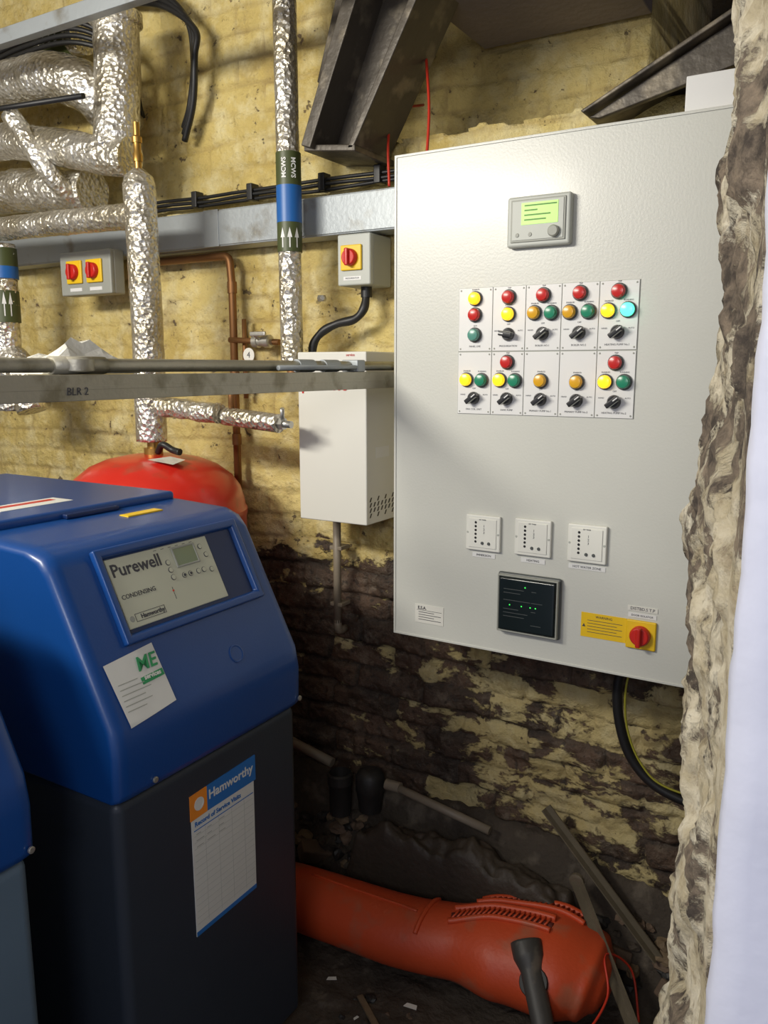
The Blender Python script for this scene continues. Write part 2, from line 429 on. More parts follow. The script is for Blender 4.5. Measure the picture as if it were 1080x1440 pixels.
for r,(cc,nm,zb,zt) in enumerate(((cells,names1,1.687,1.831),(cells2,names2,1.540,1.684))):
    for c in range(5):
        a,b=colx[c]+.001,colx[c+1]-.001; cx=(a+b)/2
        lbox('legend_plate',cp,PF,a,b,zb,zt,.001,.003,M_sheet)
        for sx in (a+.005,b-.005):
            for sz in (zb+.005,zt-.005): lathe('screw',cp,T(PF,sx,sz,.003),[(.0022,0),(.0018,.0012)],M_grey,8)
        text(nm[c],cp,PF,cx,zb+.0105,.0058,M_line,n=.0032)
        for k,ox,z in cc[c]:
            if k=='K':
                knobat(cx+ox,z,-.9 if (r,c)!=(0,1) else 1.4)
                text('OFF',cp,PF,cx,z+.0225,.005,M_line,n=.0032)
                text('HAND',cp,PF,cx-.029,z+.008,.0045,M_line,n=.0032); text('AUTO',cp,PF,cx+.029,z+.008,.0045,M_line,n=.0032)
            else:
                lampat(cx+ox,z,k)
                text({'R':'TRIP','Y':'ENABLED','y':'ENABLED','g':'RUNNING','G':'RUNNING','t':'TEST'}[k],cp,PF,cx+ox,z+.0205,.0045,M_line,n=.0032)
lbox('controller_case',cp,PF,-.752,-.606,1.912,2.020,0,.022,M_greylt,.006,3)
lbox('controller_fascia',cp,PF,-.742,-.616,1.922,2.012,.022,.025,M_grey,.002)
lbox('controller_face',cp,PF,-.738,-.620,1.926,2.009,.0245,.0265,M_greylt,.002)
lbox('controller_screen',cp,PF,-.716,-.632,1.958,2.004,.026,.0275,M_lcdlit)
for i,w in enumerate((.074,.03,.06,.05)):
    lbox('screen_text',cp,PF,-.709,-.709+w,1.9965-i*.010,1.9995-i*.010,.0275,.0279,M_lcdtxt)
lathe('controller_dial',cp,T(PF,-.640,1.940,.026),[(.0125,0),(.0125,.008),(.010,.011)],M_grey,24)
for dx_ in (-.725,-.695): lathe('controller_button',cp,T(PF,dx_,1.937,.026),[(.005,0),(.004,.002)],M_grey,12)
for i,(x,z,s) in enumerate(((-.800,1.252,'IMMERSION'),(-.673,1.254,'HEATING'),(-.543,1.254,'HOT WATER ZONE'))):
    lbox('timer_module',cp,PF,x-.045,x+.045,z-.044,z+.044,0,.010,M_whiteplastic,.003)
    lbox('timer_recess',cp,PF,x-.036,x+.036,z-.036,z+.036,.010,.012,M_whiteplastic,.001)
    for k in range(6): lathe('timer_led',cp,T(PF,x-.018,z+.026-.0095*k,.012),[(.0032,0),(.002,.002)],M_blackpl,10)
    for k,(a,b) in enumerate(((0,-.024),(.017,-.024))): lathe('timer_button',cp,T(PF,x+a,z+b,.012),[(.0042,0),(.003,.003)],M_bezel,12)
    text('1\n2\n3',cp,PF,x+.004,z+.010,.008,M_line,n=.0123)
    text('SET TIMER',cp,PF,x,z+.0335,.004,M_line,n=.0123)
    for sx in (-.040,.040): lathe('module_screw',cp,T(PF,x+sx,z,.010),[(.003,0),(.002,.001)],M_greylt,8)
    w=.03 if i!=2 else .043
    lbox('module_label',cp,PF,x-w,x+w,z-.062,z-.051,0,.0015,M_sheet,.0)
    text(s,cp,PF,x,z-.0565,.0075,M_line,n=.0018)
lbox('meter_body',cp,PF,-.757,-.598,1.015,1.164,0,.012,M_bezel,.006,3)
lbox('meter_window',cp,PF,-.749,-.606,1.023,1.156,.012,.026,M_smoke,.008,3)
lframe('meter_window_rim',cp,PF,-.753,-.602,1.019,1.160,.004,.012,.022,M_grey,.0015)
for a,b in ((-.682,1.135),(-.668,1.088),(-.655,1.088),(-.72,1.088),(-.690,1.088)): lbox('meter_led',cp,PF,a,a+.0025,b,b+.0025,.026,.0268,M_ledg)
for b in (1.127,1.118,1.100,1.078,1.069,1.060): lbox('meter_print',cp,PF,-.735,-.70+.05*random.random(),b,b+.0012,.026,.0263,M_bezel)
for b in (1.127,1.100,1.078,1.045): lbox('meter_print',cp,PF,-.665,-.655+.035*random.random(),b,b+.0012,.026,.0263,M_bezel)
lbox('maker_plate',cp,PF,-.990,-.908,.996,1.045,0,.0015,M_white)
text('E.S.A.',cp,PF,-.982,1.036,.011,M_line,align='LEFT',n=.0018,bold=.0003)
for k in range(4): lbox('maker_print',cp,PF,-.980,-.98+.045+.02*(k%2),1.024-k*.0065,1.0255-k*.0065,.0015,.0018,M_line)
lbox('maker_print',cp,PF,-.985,-.913,1.0295,1.0305,.0015,.0018,M_line)
lbox('warning_label',cp,PF,-.551,-.447,1.034,1.092,0,.0012,M_yellow)
text('WARNING',cp,PF,-.498,1.084,.008,M_line,n=.0015)
for k in range(5): lbox('warning_print',cp,PF,-.536,-.456-.012*(k%2),1.074-k*.007,1.0752-k*.007,.0012,.0015,M_line)
lquad('warning_triangle',cp,T(PF,-.544,1.062,.0012),[(-.004,-.004),(.004,-.004),(0,.004)],M_line,.0003)
def isolator(par,M,x,z,s=.034,ang=0):
    lbox('isolator_plate',par,M,x-s,x+s,z-s,z+s,0,.008,M_yellow,.003)
    K=Rz(T(M,x,z,.008),ang)
    lathe('isolator_knob',par,K,[(s*.68,0),(s*.68,.010),(s*.6,.015),(s*.55,.016)],M_red,28)
    lbox('isolator_grip',par,K,-s*.17,s*.17,-s*.68,s*.68,.012,.026,M_red,.003)
isolator(cp,PF,-.413,1.060,.033)
lbox('isolator_label',cp,PF,-.444,-.382,1.098,1.108,0,.0015,M_sheet); text('DOOR ISOLATOR',cp,PF,-.413,1.103,.006,M_line,n=.0018)
lbox('circuit_label',cp,PF,-.446,-.380,1.113,1.124,0,.0015,M_white); text('DISTBD.S T.P',cp,PF,-.413,1.1185,.0095,M_line,n=.0018)
pb=root('cardboard_carton')
box('carton',pb,(-.392,1.82,2.153),(-.17,1.98,2.222),M_sheet,.002)
box('carton_tape',pb,(-.391,1.88,2.222),(-.171,1.92,2.2235),mat('parcel_tape',(.45,.22,.08),.3),0)

cab=root('armoured_cable')
P=catmull([(-.470,1.95,.965),(-.497,1.95,.876),(-.488,1.955,.766),(-.449,1.96,.672),(-.369,1.965,.612),(-.22,1.98,.59),(.05,2.0,.60)],12)
sweep('cable',cab,P,.0125,M_black,14)
P=catmull([(-.452,1.945,.965),(-.472,1.93,.88),(-.465,1.935,.77),(-.425,1.94,.68),(-.36,1.945,.635),(-.2,1.97,.615)],12)
sweep('earth_core',cab,P,.0028,mat('earth_yellow_green',(.30,.28,.03),.45),8)
lathe('gland',cab,frame((-.470,1.95,.952),(1,0,0),(0,1,0)),[(.02,-.03),(.022,-.005),(.022,.0)],M_black,12)

# ------------------------------------------------------------------ boilers
HP=[(.872,-1.108),(.885,-1.097),(.965,-1.095),(1.015,-1.104),(1.287,-1.240)]
def hoodx(z):
    for (a,xa),(b,xb) in zip(HP,HP[1:]):
        if a<=z<=b: return xa+(xb-xa)*(z-a)/(b-a)
    return -1.1
def boiler(name,y0,bodym):
    R=root(name); y1=y0+.546
    prof=[(-1.108,.872),(-1.097,.885),(-1.095,.965),(-1.104,1.015),(-1.240,1.287),(-1.262,1.312),(-1.30,1.326),(-1.70,1.345),(-2.10,1.34),(-2.14,1.30),(-2.14,.872)]
    n=len(prof)
    ys=[(y0,.012,.010),(y0+.012,.003,.002),(y0+.03,0,0),(y1-.03,0,0),(y1-.012,.003,.002),(y1,.012,.010)]
    vs=[]; cx,cz=-1.6,1.1
    for y,ix,iz in ys:
        for (x,z) in prof: vs.append((x-(ix if x>cx else -ix),y,z-(iz if z>cz else 0)))
    f=[]
    for j in range(len(ys)-1):
        for i in range(n): f.append((j*n+i,j*n+(i+1)%n,(j+1)*n+(i+1)%n,(j+1)*n+i))
    f.append(tuple(range(n))); f.append(tuple(range((len(ys)-1)*n,len(ys)*n)))
    h=addmesh('hood',R,vs,f,M_hood); bevel(h,.007,3)
    box('body',R,(-2.12,y0+.006,.06),(-1.112,y1-.006,.873),bodym,.022,4)
    box('plinth',R,(-2.08,y0+.03,0),(-1.16,y1-.03,.06),M_blackpl,.003)
    box('top_cover',R,(-2.12,y0+.02,1.328),(-1.46,y1-.02,1.352),M_hood,.009,3)
    box('top_grip',R,(-1.475,y0+.20,1.333),(-1.445,y0+.34,1.344),M_hood2,.003)
    box('caution_label',R,(-1.40,y0+.30,1.329),(-1.372,y0+.40,1.3325),M_yellow)
    box('warning_label',R,(-1.62,y0+.12,1.352),(-1.55,y0+.30,1.353),M_paper)
    box('warning_stripe',R,(-1.605,y0+.14,1.353),(-1.585,y0+.28,1.3535),M_red)
    SF=frame((-1.104,y0-.904,1.015),(0,1,0),(-.136,0,.272))
    def V(z): return (z-1.015)/.8944
    lframe('fascia_bezel',R,SF,.996,1.392,V(1.136),V(1.306),.016,-.002,.013,M_hood,.004,w2=.021)
    lbox('fascia_well',R,SF,1.010,1.379,V(1.148),V(1.294),-.002,.002,M_hood2)
    v0,v1=V(1.160),V(1.286)
    lbox('fascia',R,SF,1.018,1.292,v0,v1,.002,.005,M_cream,.0015)
    text('Purewell',R,SF,1.024,v1-.026,.036,M_line,align='LEFT',n=.0055,bold=.0006)
    text('CONDENSING',R,SF,1.026,v0+.062,.013,M_line,align='LEFT',n=.0055)
    lframe('brand_box',R,SF,1.040,1.116,v0+.010,v0+.026,.001,.005,.0054,M_line,0)
    text('Hamworthy',R,SF,1.053,v0+.018,.0125,M_line,align='LEFT',n=.0055,bold=.0003)
    lathe('brand_disc',R,T(SF,1.032,v0+.018,.005),[(.006,0),(.005,.0008)],M_grey,12)
    lframe('display_bezel',R,SF,1.184,1.250,v1-.052,v1-.008,.004,.005,.008,M_grey,.001)
    lbox('display',R,SF,1.188,1.246,v1-.048,v1-.012,.005,.0065,M_lcd)
    for a,b_ in ((1.165,-.036),(1.165,-.052),(1.165,-.068),(1.195,-.070),(1.213,-.070),(1.236,-.070),(1.252,-.070),(1.274,-.074),(1.265,-.02),(1.274,-.04)):
        lathe('button_ring',R,T(SF,a,v1+b_,.005),[(.0060,0),(.0060,.0012),(.005,.0015),(.005,.0005)],M_line,14)
        lathe('button',R,T(SF,a,v1+b_,.005),[(.005,0),(.005,.002)],M_cream,12)
    for a in (1.195,1.213): lathe('button_dark',R,T(SF,a,v1-.070,.007),[(.0035,0),(.003,.001)],M_line,10)
    lathe('led',R,T(SF,1.152,v1-.094,.005),[(.002,0),(.0015,.002)],M_red,10)
    lbox('led_mark',R,SF,1.1515,1.1525,v1-.112,v1-.086,.005,.0054,M_line)
    for k in range(6): lbox('print',R,SF,1.14+.02*k,1.148+.02*k,v1-.006,v1-.005,.005,.0053,M_line)
    HF=frame((-1.0945,y0-.904,0),(0,1,0),(0,0,1))
    BF=frame((-1.112,y0-.904,0),(0,1,0),(0,0,1))
    for a in (.99,1.435): lathe('hood_screw',R,T(HF,a,.893,-.001),[(.006,0),(.006,.003),(.004,.004)],M_steelpipe,14)
    v=V(1.052)
    lathe('hood_roundel',R,T(SF,1.255,v,-.0015),[(.020,0),(.020,.0030),(.017,.0034),(.015,.0022)],M_hood,28)
    return R,SF,HF,BF,V
R1,SF,HF,BF,V=boiler('boiler',.904,M_body)
R2,_,_,_,_=boiler('boiler.001',.196,M_bodylit)
def decal_on_hood(name,par,quad,m,off,nu=6,nv=24):
    vs=[];f=[]
    for j in range(nv+1):
        for i in range(nu+1):
            s=i/nu;t=j/nv
            a=Vector(quad[0]).lerp(Vector(quad[1]),s); b=Vector(quad[3]).lerp(Vector(quad[2]),s); p=a.lerp(b,t)
            z=p[1]; vs.append((hoodx(z)+off+.0012,p[0],z))
    for j in range(nv):
        for i in range(nu): k=j*(nu+1)+i; f.append((k,k+1,k+nu+2,k+nu+1))
    return addmesh(name,par,vs,f,m,True)
decal_on_hood('service_label',R1,[(.936,1.120),(1.056,1.129),(1.062,1.022),(.946,1.010)],M_paper,.001)
decal_on_hood('service_label_band',R1,[(1.002,1.080),(1.057,1.083),(1.058,1.071),(1.003,1.068)],M_stkgr,.002)
SLF=frame((-1.104,0,1.015),(0,1,0),(-.136,0,.272))
text('ME',R1,SLF,1.026,(1.1000-1.015)/.8944,.038,M_stkgr,n=.0042,bold=.0006,shear=.15)
text('services',R1,SLF,1.030,(1.0768-1.015)/.8944,.0125,M_paper,n=.0045,bold=.0004)
for k in range(6):
    w=.045+.03*((k*37)%5)/5
    lbox('label_print',R1,SLF,.950,.950+w,(1.080-k*.009-1.015)/.8944,(1.0812-k*.009-1.015)/.8944,.0035,.0038,M_grey)
lquad('record_sheet',R1,BF,[(1.094,.490),(1.283,.492),(1.284,.765),(1.092,.765)],M_paper,.0015)
lquad('record_header',R1,BF,[(1.138,.752),(1.290,.752),(1.290,.810),(1.138,.806)],M_stkblue,.0022)
lquad('record_logo',R1,BF,[(1.090,.750),(1.138,.752),(1.138,.806),(1.090,.804)],M_stkor,.0022)
lquad('record_footer',R1,BF,[(1.094,.490),(1.283,.492),(1.283,.502),(1.094,.500)],M_stkblue,.0022)
lathe('record_roundel',R1,T(BF,1.115,.779,.0022),[(.014,0),(.014,.0005),(.011,.0006),(.011,.0001)],M_paper,20)
text('Hamworthy',R1,BF,1.142,.784,.0285,M_paper,align='LEFT',n=.0026,bold=.0005)
text('Record of Service Visits',R1,BF,1.100,.738,.0145,M_stkblue,align='LEFT',n=.0022,bold=.0003)
lquad('sheet_rule',R1,BF,[(1.098,.724),(1.280,.724),(1.280,.726),(1.098,.726)],M_stkblue,.002)
for k in range(15):
    lquad('sheet_line',R1,BF,[(1.098,.712-k*.014),(1.28,.712-k*.014),(1.28,.7127-k*.014),(1.098,.7127-k*.014)],M_greylt,.0018)
for a in (1.13,1.17,1.21,1.25):
    lquad('sheet_column',R1,BF,[(a,.51),(a+.0007,.51),(a+.0007,.724),(a,.724)],M_greylt,.0018)
for k in range(3):
    for a in (1.104,1.135,1.17):
        lbox('handwriting',R1,BF,a,a+.012+.012*random.random(),.715-k*.014,.7165-k*.014,.0018,.002,M_grey)

# ------------------------------------------------------------------ expansion vessel
ev=root('expansion_vessel')
VC=(-1.868,1.75)
VM=frame((VC[0],VC[1],0),(1,0,0),(0,1,0))
lathe('tank',ev,VM,[(.04,.20),(.14,.215),(.22,.26),(.262,.33),(.272,.40),(.272,.80),(.277,.805),(.277,.825),(.272,.83),(.272,1.20),(.275,1.205),(.275,1.222),(.270,1.228),(.266,1.255),(.255,1.29),(.232,1.322),(.19,1.355),(.14,1.376),(.08,1.388),(.03,1.391)],M_vessel,64)
for k in range(3):
    a=k*2.094+.3; rod('leg',ev,(VC[0]+.2*math.cos(a),VC[1]+.2*math.sin(a),.32),(VC[0]+.24*math.cos(a),VC[1]+.24*math.sin(a),0),.016,M_vessel)
lathe('neck',ev,VM,[(.028,1.385),(.028,1.41),(.018,1.41),(.018,1.428)],M_brass,16)
sweep('gauge_hose',ev,catmull([(VC[0]+.04,VC[1]-.02,1.40),(VC[0]+.07,VC[1]-.03,1.425),(VC[0]+.10,VC[1]-.02,1.41),(VC[0]+.13,VC[1]-.02,1.405)],6),.010,M_black,8)
addmesh('tag',ev,[(VC[0]+.08,VC[1]-.10,1.388),(VC[0]+.17,VC[1]-.09,1.378),(VC[0]+.15,VC[1]-.02,1.384),(VC[0]+.10,VC[1]-.03,1.392)],[(0,1,2,3)],M_bag)

# ------------------------------------------------------------------ lagged pipes
lp=root('lagged_pipework')
X0,Y0=VC
foil('riser',lp,[(X0-.005,Y0,1.43),(X0,Y0,1.8),(X0-.006,Y0,2.165)],.046,32,.035)
lathe('riser_cap',lp,frame((X0-.006,Y0,0),(1,0,0),(0,1,0)),[(.046,2.16),(.040,2.185),(.022,2.20),(.017,2.205)],M_foil,24)
lathe('brass_union',lp,frame((X0-.006,Y0,0),(1,0,0),(0,1,0)),[(.010,2.19),(.010,2.225),(.014,2.225),(.014,2.245),(.011,2.25),(.011,2.275),(.015,2.275),(.015,2.29),(.009,2.295),(.009,2.33)],M_brass,14)
foil('tee_left',lp,[(X0-.03,Y0,2.080),(-2.0,Y0,2.083),(-2.2,Y0,2.088),(-2.75,Y0,2.10)],.037,26,.06)
foil('branch_right',lp,[(X0+.03,Y0,1.535),(X0+.13,Y0,1.53),(X0+.20,Y0-.0,1.522),(X0+.27,Y0,1.520)],.030,22,.14)
foil('branch_end',lp,[(-1.60,Y0+.02,1.512),(-1.40,Y0+.02,1.498)],.026,22,.04)
rod('branch_stub',lp,(-1.41,Y0+.02,1.498),(-1.36,Y0+.02,1.496),.010,M_steelpipe)
lathe('stub_nut',lp,frame((-1.392,Y0+.02,1.4975),(0,1,0),(0,0,1)),[(.017,-.008),(.017,.008)],M_steelpipe,6,False)
rod('valve_stem',lp,(-1.39,Y0+.02,1.498),(-1.375,Y0-.0,1.54),.006,M_steelpipe)
sweep('valve_feed',lp,elbow([(-1.58,Y0+.03,1.53),(-1.58,Y0+.03,1.60),(-1.62,Y0+.2,1.60),(-1.62,2.06,1.60)],.03),.009,M_copper,10)
foil('drop_leg',lp,[(-2.055,1.86,2.69),(-2.060,1.86,2.5),(-2.072,1.85,2.30)],.068,32,.04)
lathe('drop_collar',lp,frame((-2.055,1.86,0),(1,0,0),(0,1,0)),[(.06,2.69),(.078,2.685),(.078,2.655),(.068,2.65)],M_foil,28)
rod('drop_stem',lp,(-2.055,1.86,2.69),(-2.055,1.86,3.05),.022,M_steelpipe)
foil('header_upper',lp,elbow([(-3.1,1.86,2.60),(-2.32,1.86,2.560),(-2.20,1.90,2.50),(-2.19,2.0,2.40)],.07),.074,30,.07)
foil('header_mid',lp,[(-3.1,1.82,2.40),(-2.55,1.82,2.385),(-2.3,1.82,2.335),(-2.10,1.83,2.285),(-2.0,1.84,2.27)],.056,28,.07)
foil('header_low',lp,[(-3.1,1.90,2.26),(-2.6,1.90,2.25),(-2.27,1.92,2.215)],.07,28,.09)
foil('cross_leg',lp,elbow([(-2.42,1.74,2.43),(-2.37,1.76,2.36),(-2.32,1.80,2.24),(-2.30,1.93,2.16)],.05),.030,20,.08)
foil('left_drop',lp,[(-2.60,1.80,2.06),(-2.615,1.80,1.50)],.046,24,.05)
foil('left_drop_elbow',lp,elbow([(-3.0,1.80,1.66),(-2.56,1.80,1.68),(-2.50,1.80,1.50)],.05),.05,24,.08)
rod('sample_line',lp,(-3.0,1.70,2.47),(-2.05,1.72,2.42),.008,M_black)
for z in (2.33,2.31): lathe('tape_wrap',lp,frame((-2.068,1.855,0),(1,0,0),(0,1,0)),[(.070,z),(.070,z+.012)],M_foil,28)
def band(par,cx,cy,z0,z1,r,m,nm='colour_band'):
    lathe(nm,par,frame((cx,cy,0),(1,0,0),(0,1,0)),[(r,z0),(r,z1)],m,28)
def curved_poly(par,cx,cy,ang,r,pts,m):
    vs=[(cx+r*math.cos(ang+p[0]/r),cy+r*math.sin(ang+p[0]/r),p[1]) for p in pts]
    return addmesh('band_arrow',par,vs,[tuple(range(len(vs)))],m)
def arrows(par,cx,cy,ang,r,z0,z1,n=3,sp=.021):
    h=z1-z0
    for k in range(n):
        o=(k-(n-1)/2)*sp
        curved_poly(par,cx,cy,ang,r,[(o-.0018,z0),(o+.0018,z0),(o+.0018,z0+h*.55),(o-.0018,z0+h*.55)],M_bandtxt)
        curved_poly(par,cx,cy,ang,r,[(o-.007,z0+h*.5),(o+.007,z0+h*.5),(o,z1)],M_bandtxt)
LA=math.atan2(-1.8,2.6)
band(lp,-2.603,1.80,1.985,2.045,.050,M_green); band(lp,-2.603,1.80,1.945,1.985,.0505,M_bluebd); band(lp,-2.608,1.80,1.80,1.905,.0505,M_green)
arrows(lp,-2.608,1.80,LA,.0515,1.82,1.90,3)
foil('pipe_banded',lp,[(-3.2,1.96,2.72),(-2.32,1.96,2.705)],.055,26,.04)
for k,(a,b) in enumerate(((-2.60,-2.50),(-2.46,-2.36))):
    lathe('band',lp,frame((0,1.96,2.709),(0,1,0),(0,0,1)),[(.059,a),(.059,b)],M_green,24)
    for t in (.0,.03,.06):
        addmesh('band_arrow',lp,[(a+.010+t,1.96-.0605,2.68),(a+.024+t,1.96-.0605,2.68),(a+.017+t,1.96-.0605,2.735)],[(0,1,2)],M_bandtxt)
for k in range(3):
    o=.02*k
    P=catmull([(-2.30,2.03,2.86-o),(-2.05+o*.3,2.02,2.80-o),(-1.925+o,2.02-o*.2,2.70-o),(-1.90+o*.4,2.02-o*.3,2.58),(-1.93+o*.3,2.03,2.46),(-1.98,2.05,2.40-o)],10)
    sweep('black_cable',lp,P,.010,M_black,8)
for k in range(4):
    P=catmull([(-2.75,1.88,2.64+.02*k),(-2.5,1.87,2.66+.018*k),(-2.28,1.90,2.66+.02*k),(-2.16,1.98,2.60+.01*k),(-2.15,2.04,2.45)],8)
    sweep('black_cable',lp,P,.008,M_black,8)

cw=root('cold_water_pipe')
cx,cy=-1.468,1.92
foil('lagging',cw,[(cx-.006,cy,3.05),(cx-.002,cy,2.4),(cx,cy,1.66)],.0325,28,.03)
sweep('tail',cw,elbow([(cx,cy,1.67),(cx,cy,1.60),(cx,2.09,1.60)],.03),.016,M_copper,12)
band(cw,cx,cy,2.145,2.232,.0350,M_green); band(cw,cx,cy,2.047,2.145,.0353,M_bluebd); band(cw,cx,cy,1.968,2.047,.0350,M_green)
CA=math.atan2(-1.92,1.468)
arrows(cw,cx,cy,CA,.0358,1.978,2.032,3)
for off,rt in ((-.013,math.pi/2),(.013,-math.pi/2)):
    an=CA+off/.036; d=Vector((math.cos(an),math.sin(an),0)); u=Vector((-d.y,d.x,0))
    text('MCWS',cw,frame(Vector((cx,cy,2.188))+d*.0355,u,(0,0,1)),0,0,.018,M_bandtxt,rot=rt,n=.0008,bold=.0004)

tr=root('cable_trunking')
box('trunking_body',tr,(-3.38,2.00,2.018),(-1.0,2.080,2.128),M_galv,.003)
box('trunking_lid',tr,(-3.38,1.996,2.022),(-1.0,2.002,2.124),M_galv,.002)
box('trunking_joint',tr,(-1.86,1.993,2.018),(-1.80,1.998,2.128),M_galv,.001)
bc=root('wall_cable_run')
for k,(dz_,dy) in enumerate(((0,0),(.014,.004),(-.012,.006))):
    P=[( -3.3+ i*.05, 2.058+dy+.002*noise.noise(Vector((i*.4,k,0))), 2.172+dz_+ .006*noise.noise(Vector((i*.23,k*3,1)))) for i in range(48)]
    sweep('cable_strand',bc,P,.0055,M_black,8)
for x in (-1.95,-1.72,-1.45,-1.26): box('cleat',bc,(x-.011,2.048,2.155),(x+.011,2.085,2.205),M_black,.003)
uc=root('ceiling_strut')
box('strut',uc,(-3.3,1.58,2.545),(-1.0,1.61,2.585),M_galv,.002)
for x in (-3.0,-1.3): rod('hanger',uc,(x,1.595,2.58),(x,1.595,3.05),.005,M_steelpipe)

WF=frame((0,1.97,0),(1,0,0),(0,0,1))
iw=root('rotary_isolator_switch')
box('enclosure',iw,(-1.341,1.985,1.874),(-1.233,2.085,2.012),M_grey,.006,3)
box('cover',iw,(-1.341,1.970,1.874),(-1.233,1.988,2.012),M_greylt,.005,3)
isolator(iw,WF,-1.292,1.948,.034)
lbox('label',iw,WF,-1.320,-1.262,1.888,1.898,0,.001,M_sheet); text('PRESSURISATION',iw,WF,-1.291,1.893,.006,M_line,n=.0012)
lathe('gland',iw,frame((-1.283,2.03,0),(1,0,0),(0,1,0)),[(.016,1.845),(.016,1.876)],M_black,12)
P=catmull([(-1.283,2.03,1.86),(-1.285,2.02,1.815),(-1.31,2.01,1.785),(-1.366,2.00,1.772),(-1.41,1.99,1.75),(-1.435,1.98,1.715),(-1.437,1.975,1.66)],14)
sweep('flexible_conduit',iw,resample(P,.003),.011,M_black,12,rf=lambda t:.0120+.0010*math.sin(t*500))
id_=root('twin_isolator_switch')
box('enclosure',id_,(-2.478,1.950,1.892),(-2.225,1.996,2.036),M_grey,.006,3)
box('cover',id_,(-2.478,1.935,1.892),(-2.225,1.953,2.036),M_grey,.005,3)
WF2=frame((0,1.935,0),(1,0,0),(0,0,1))
isolator(id_,WF2,-2.400,1.968,.038); isolator(id_,WF2,-2.300,1.968,.038)
for x in (-2.40,-2.30): lbox('label',id_,WF2,x-.03,x+.03,1.905,1.916,0,.001,M_sheet)

wu=root('pressurisation_unit')
box('casing',wu,(-1.419,1.88,1.216),(-1.19,2.08,1.691),M_white,.004,3)
UF=frame((0,1.88,0),(1,0,0),(0,0,1))
text('pneumos',wu,UF,-1.405,1.600,.042,M_red,align='LEFT',n=.001,bold=.001)
text('service',wu,UF,-1.24,1.682,.010,M_red,n=.001)
US=frame((-1.19,0,0),(0,1,0),(0,0,1))
for j in range(4):
    for i in range(7):
        a=1.895+i*.020; b=1.235+j*.015
        if j in (0,3) and i%2: continue
        lquad('vent_slot',wu,US,[(a,b),(a+.006,b),(a+.013,b+.012),(a+.007,b+.012)],M_blackpl,.0006)
lbox('side_label',wu,US,1.93,2.0,1.40,1.43,0,.0006,M_sheet)
wc=root('white_conduit')
rod('conduit',wc,(-1.40,2.04,1.213),(-1.40,2.04,.86),.0125,M_pvc,14)
sweep('bend',wc,elbow([(-1.40,2.04,.87),(-1.40,2.04,.83),(-1.40,2.08,.83)],.02),.0125,M_pvc,12)
for z in (1.1,.92): box('saddle',wc,(-1.422,2.03,z-.006),(-1.378,2.08,z+.006),M_pvc,.002)

cu=root('copper_pipework')
sweep('drop',cu,elbow([(-2.15,2.04,1.995),(-1.80,2.04,1.995),(-1.792,2.04,1.9),(-1.792,2.04,1.10)],.025),.0125,M_copper,14)
rod('drop_thin',cu,(-1.76,2.055,1.80),(-1.76,2.055,1.55),.0075,M_copper)
for z in (1.88,1.62,1.40): lathe('coupling',cu,frame((-1.792,2.04,0),(1,0,0),(0,1,0)),[(.0155,z),(.0155,z+.035)],M_copper,14)
rod('valve_run',cu,(-1.80,2.03,1.735),(-1.60,2.03,1.725),.009,M_copper)
lathe('valve_body',cu,frame((-1.66,2.02,1.728),(0,1,0),(0,0,1)),[(.014,-.035),(.02,-.03),(.02,-.012),(.016,-.01),(.016,.012),(.02,.014),(.02,.032),(.013,.036)],M_steelpipe,14)
rod('valve_spindle',cu,(-1.66,2.02,1.728),(-1.66,1.98,1.75),.006,M_steelpipe)
box('valve_lever',cu,(-1.67,1.972,1.742),(-1.61,1.982,1.756),M_steelpipe,.003)
lathe('number_tag',cu,frame((-1.688,1.99,1.686),(1,0,0),(0,0,1)),[(.022,0),(.022,.002)],M_white,24)
text('4',cu,frame((-1.688,1.99,1.686),(1,0,0),(0,0,1)),0,0,.026,M_line,n=.0025)
rod('drain_cock',cu,(-1.46,2.04,1.84),(-1.40,1.98,1.845),.006,M_steelpipe)
lathe('cock_nut',cu,frame((-1.41,1.99,1.845),(0,1,0),(0,0,1)),[(.010,-.01),(.010,.01)],M_steelpipe,6,False)

# ------------------------------------------------------------------ strut and conduit over the boilers
sr=root('strut_channel')
def channel(y0,y1,x,z,w=.0415):
    h=w/2; t=.0028; lip=.009
    pr=[(-h,-h),(h,-h),(h,h),(h-lip,h),(h-lip,h-t*2.2),(h-t,h-t*2.2),(h-t,-h+t),(-h+t,-h+t),(-h+t,h-t*2.2),(-h+lip,h-t*2.2),(-h+lip,h),(-h,h)]
    vs=[(x+a,y0,z+b) for a,b in pr]+[(x+a,y1,z+b) for a,b in pr]; n=len(pr)
    f=[(i,(i+1)%n,n+(i+1)%n,n+i) for i in range(n)]+[tuple(range(n)),tuple(range(n,2*n))]
    o=addmesh('channel',sr,vs,f,M_strut); bevel(o,.0012,2)
channel(-.6,2.085,-1.12,1.617)
box('web_rib',sr,(-1.0995,-.6,1.614),(-1.0985,2.08,1.620),M_strut,.0004)
for y in (-.3,.3): rod('hanger_rod',sr,(-1.12,y,1.60),(-1.12,y,3.05),.005,M_steelpipe)
SFm=frame((-1.0985,0,0),(0,1,0),(0,0,1))
text('BLR 2',sr,SFm,.875,1.611,.0175,M_line,n=.0006,shear=.1)
cd=root('steel_conduit')
rod('conduit',cd,(-1.128,-.6,1.6525),(-1.128,2.085,1.6525),.0115,M_strut,16)
lathe('junction_box',cd,frame((-1.128,.90,1.654),(1,0,0),(0,1,0)),[(.026,-.012),(.028,-.010),(.028,.008),(.024,.012),(.010,.013)],M_strut,24)
rod('box_spout',cd,(-1.128,.85,1.6525),(-1.128,.955,1.6525),.0145,M_strut,16)
for y in (1.52,1.62): lathe('coupler',cd,frame((-1.128,y,1.6525),(0,0,1),(1,0,0)),[(.0145,-.03),(.0145,.03)],M_galv,16)
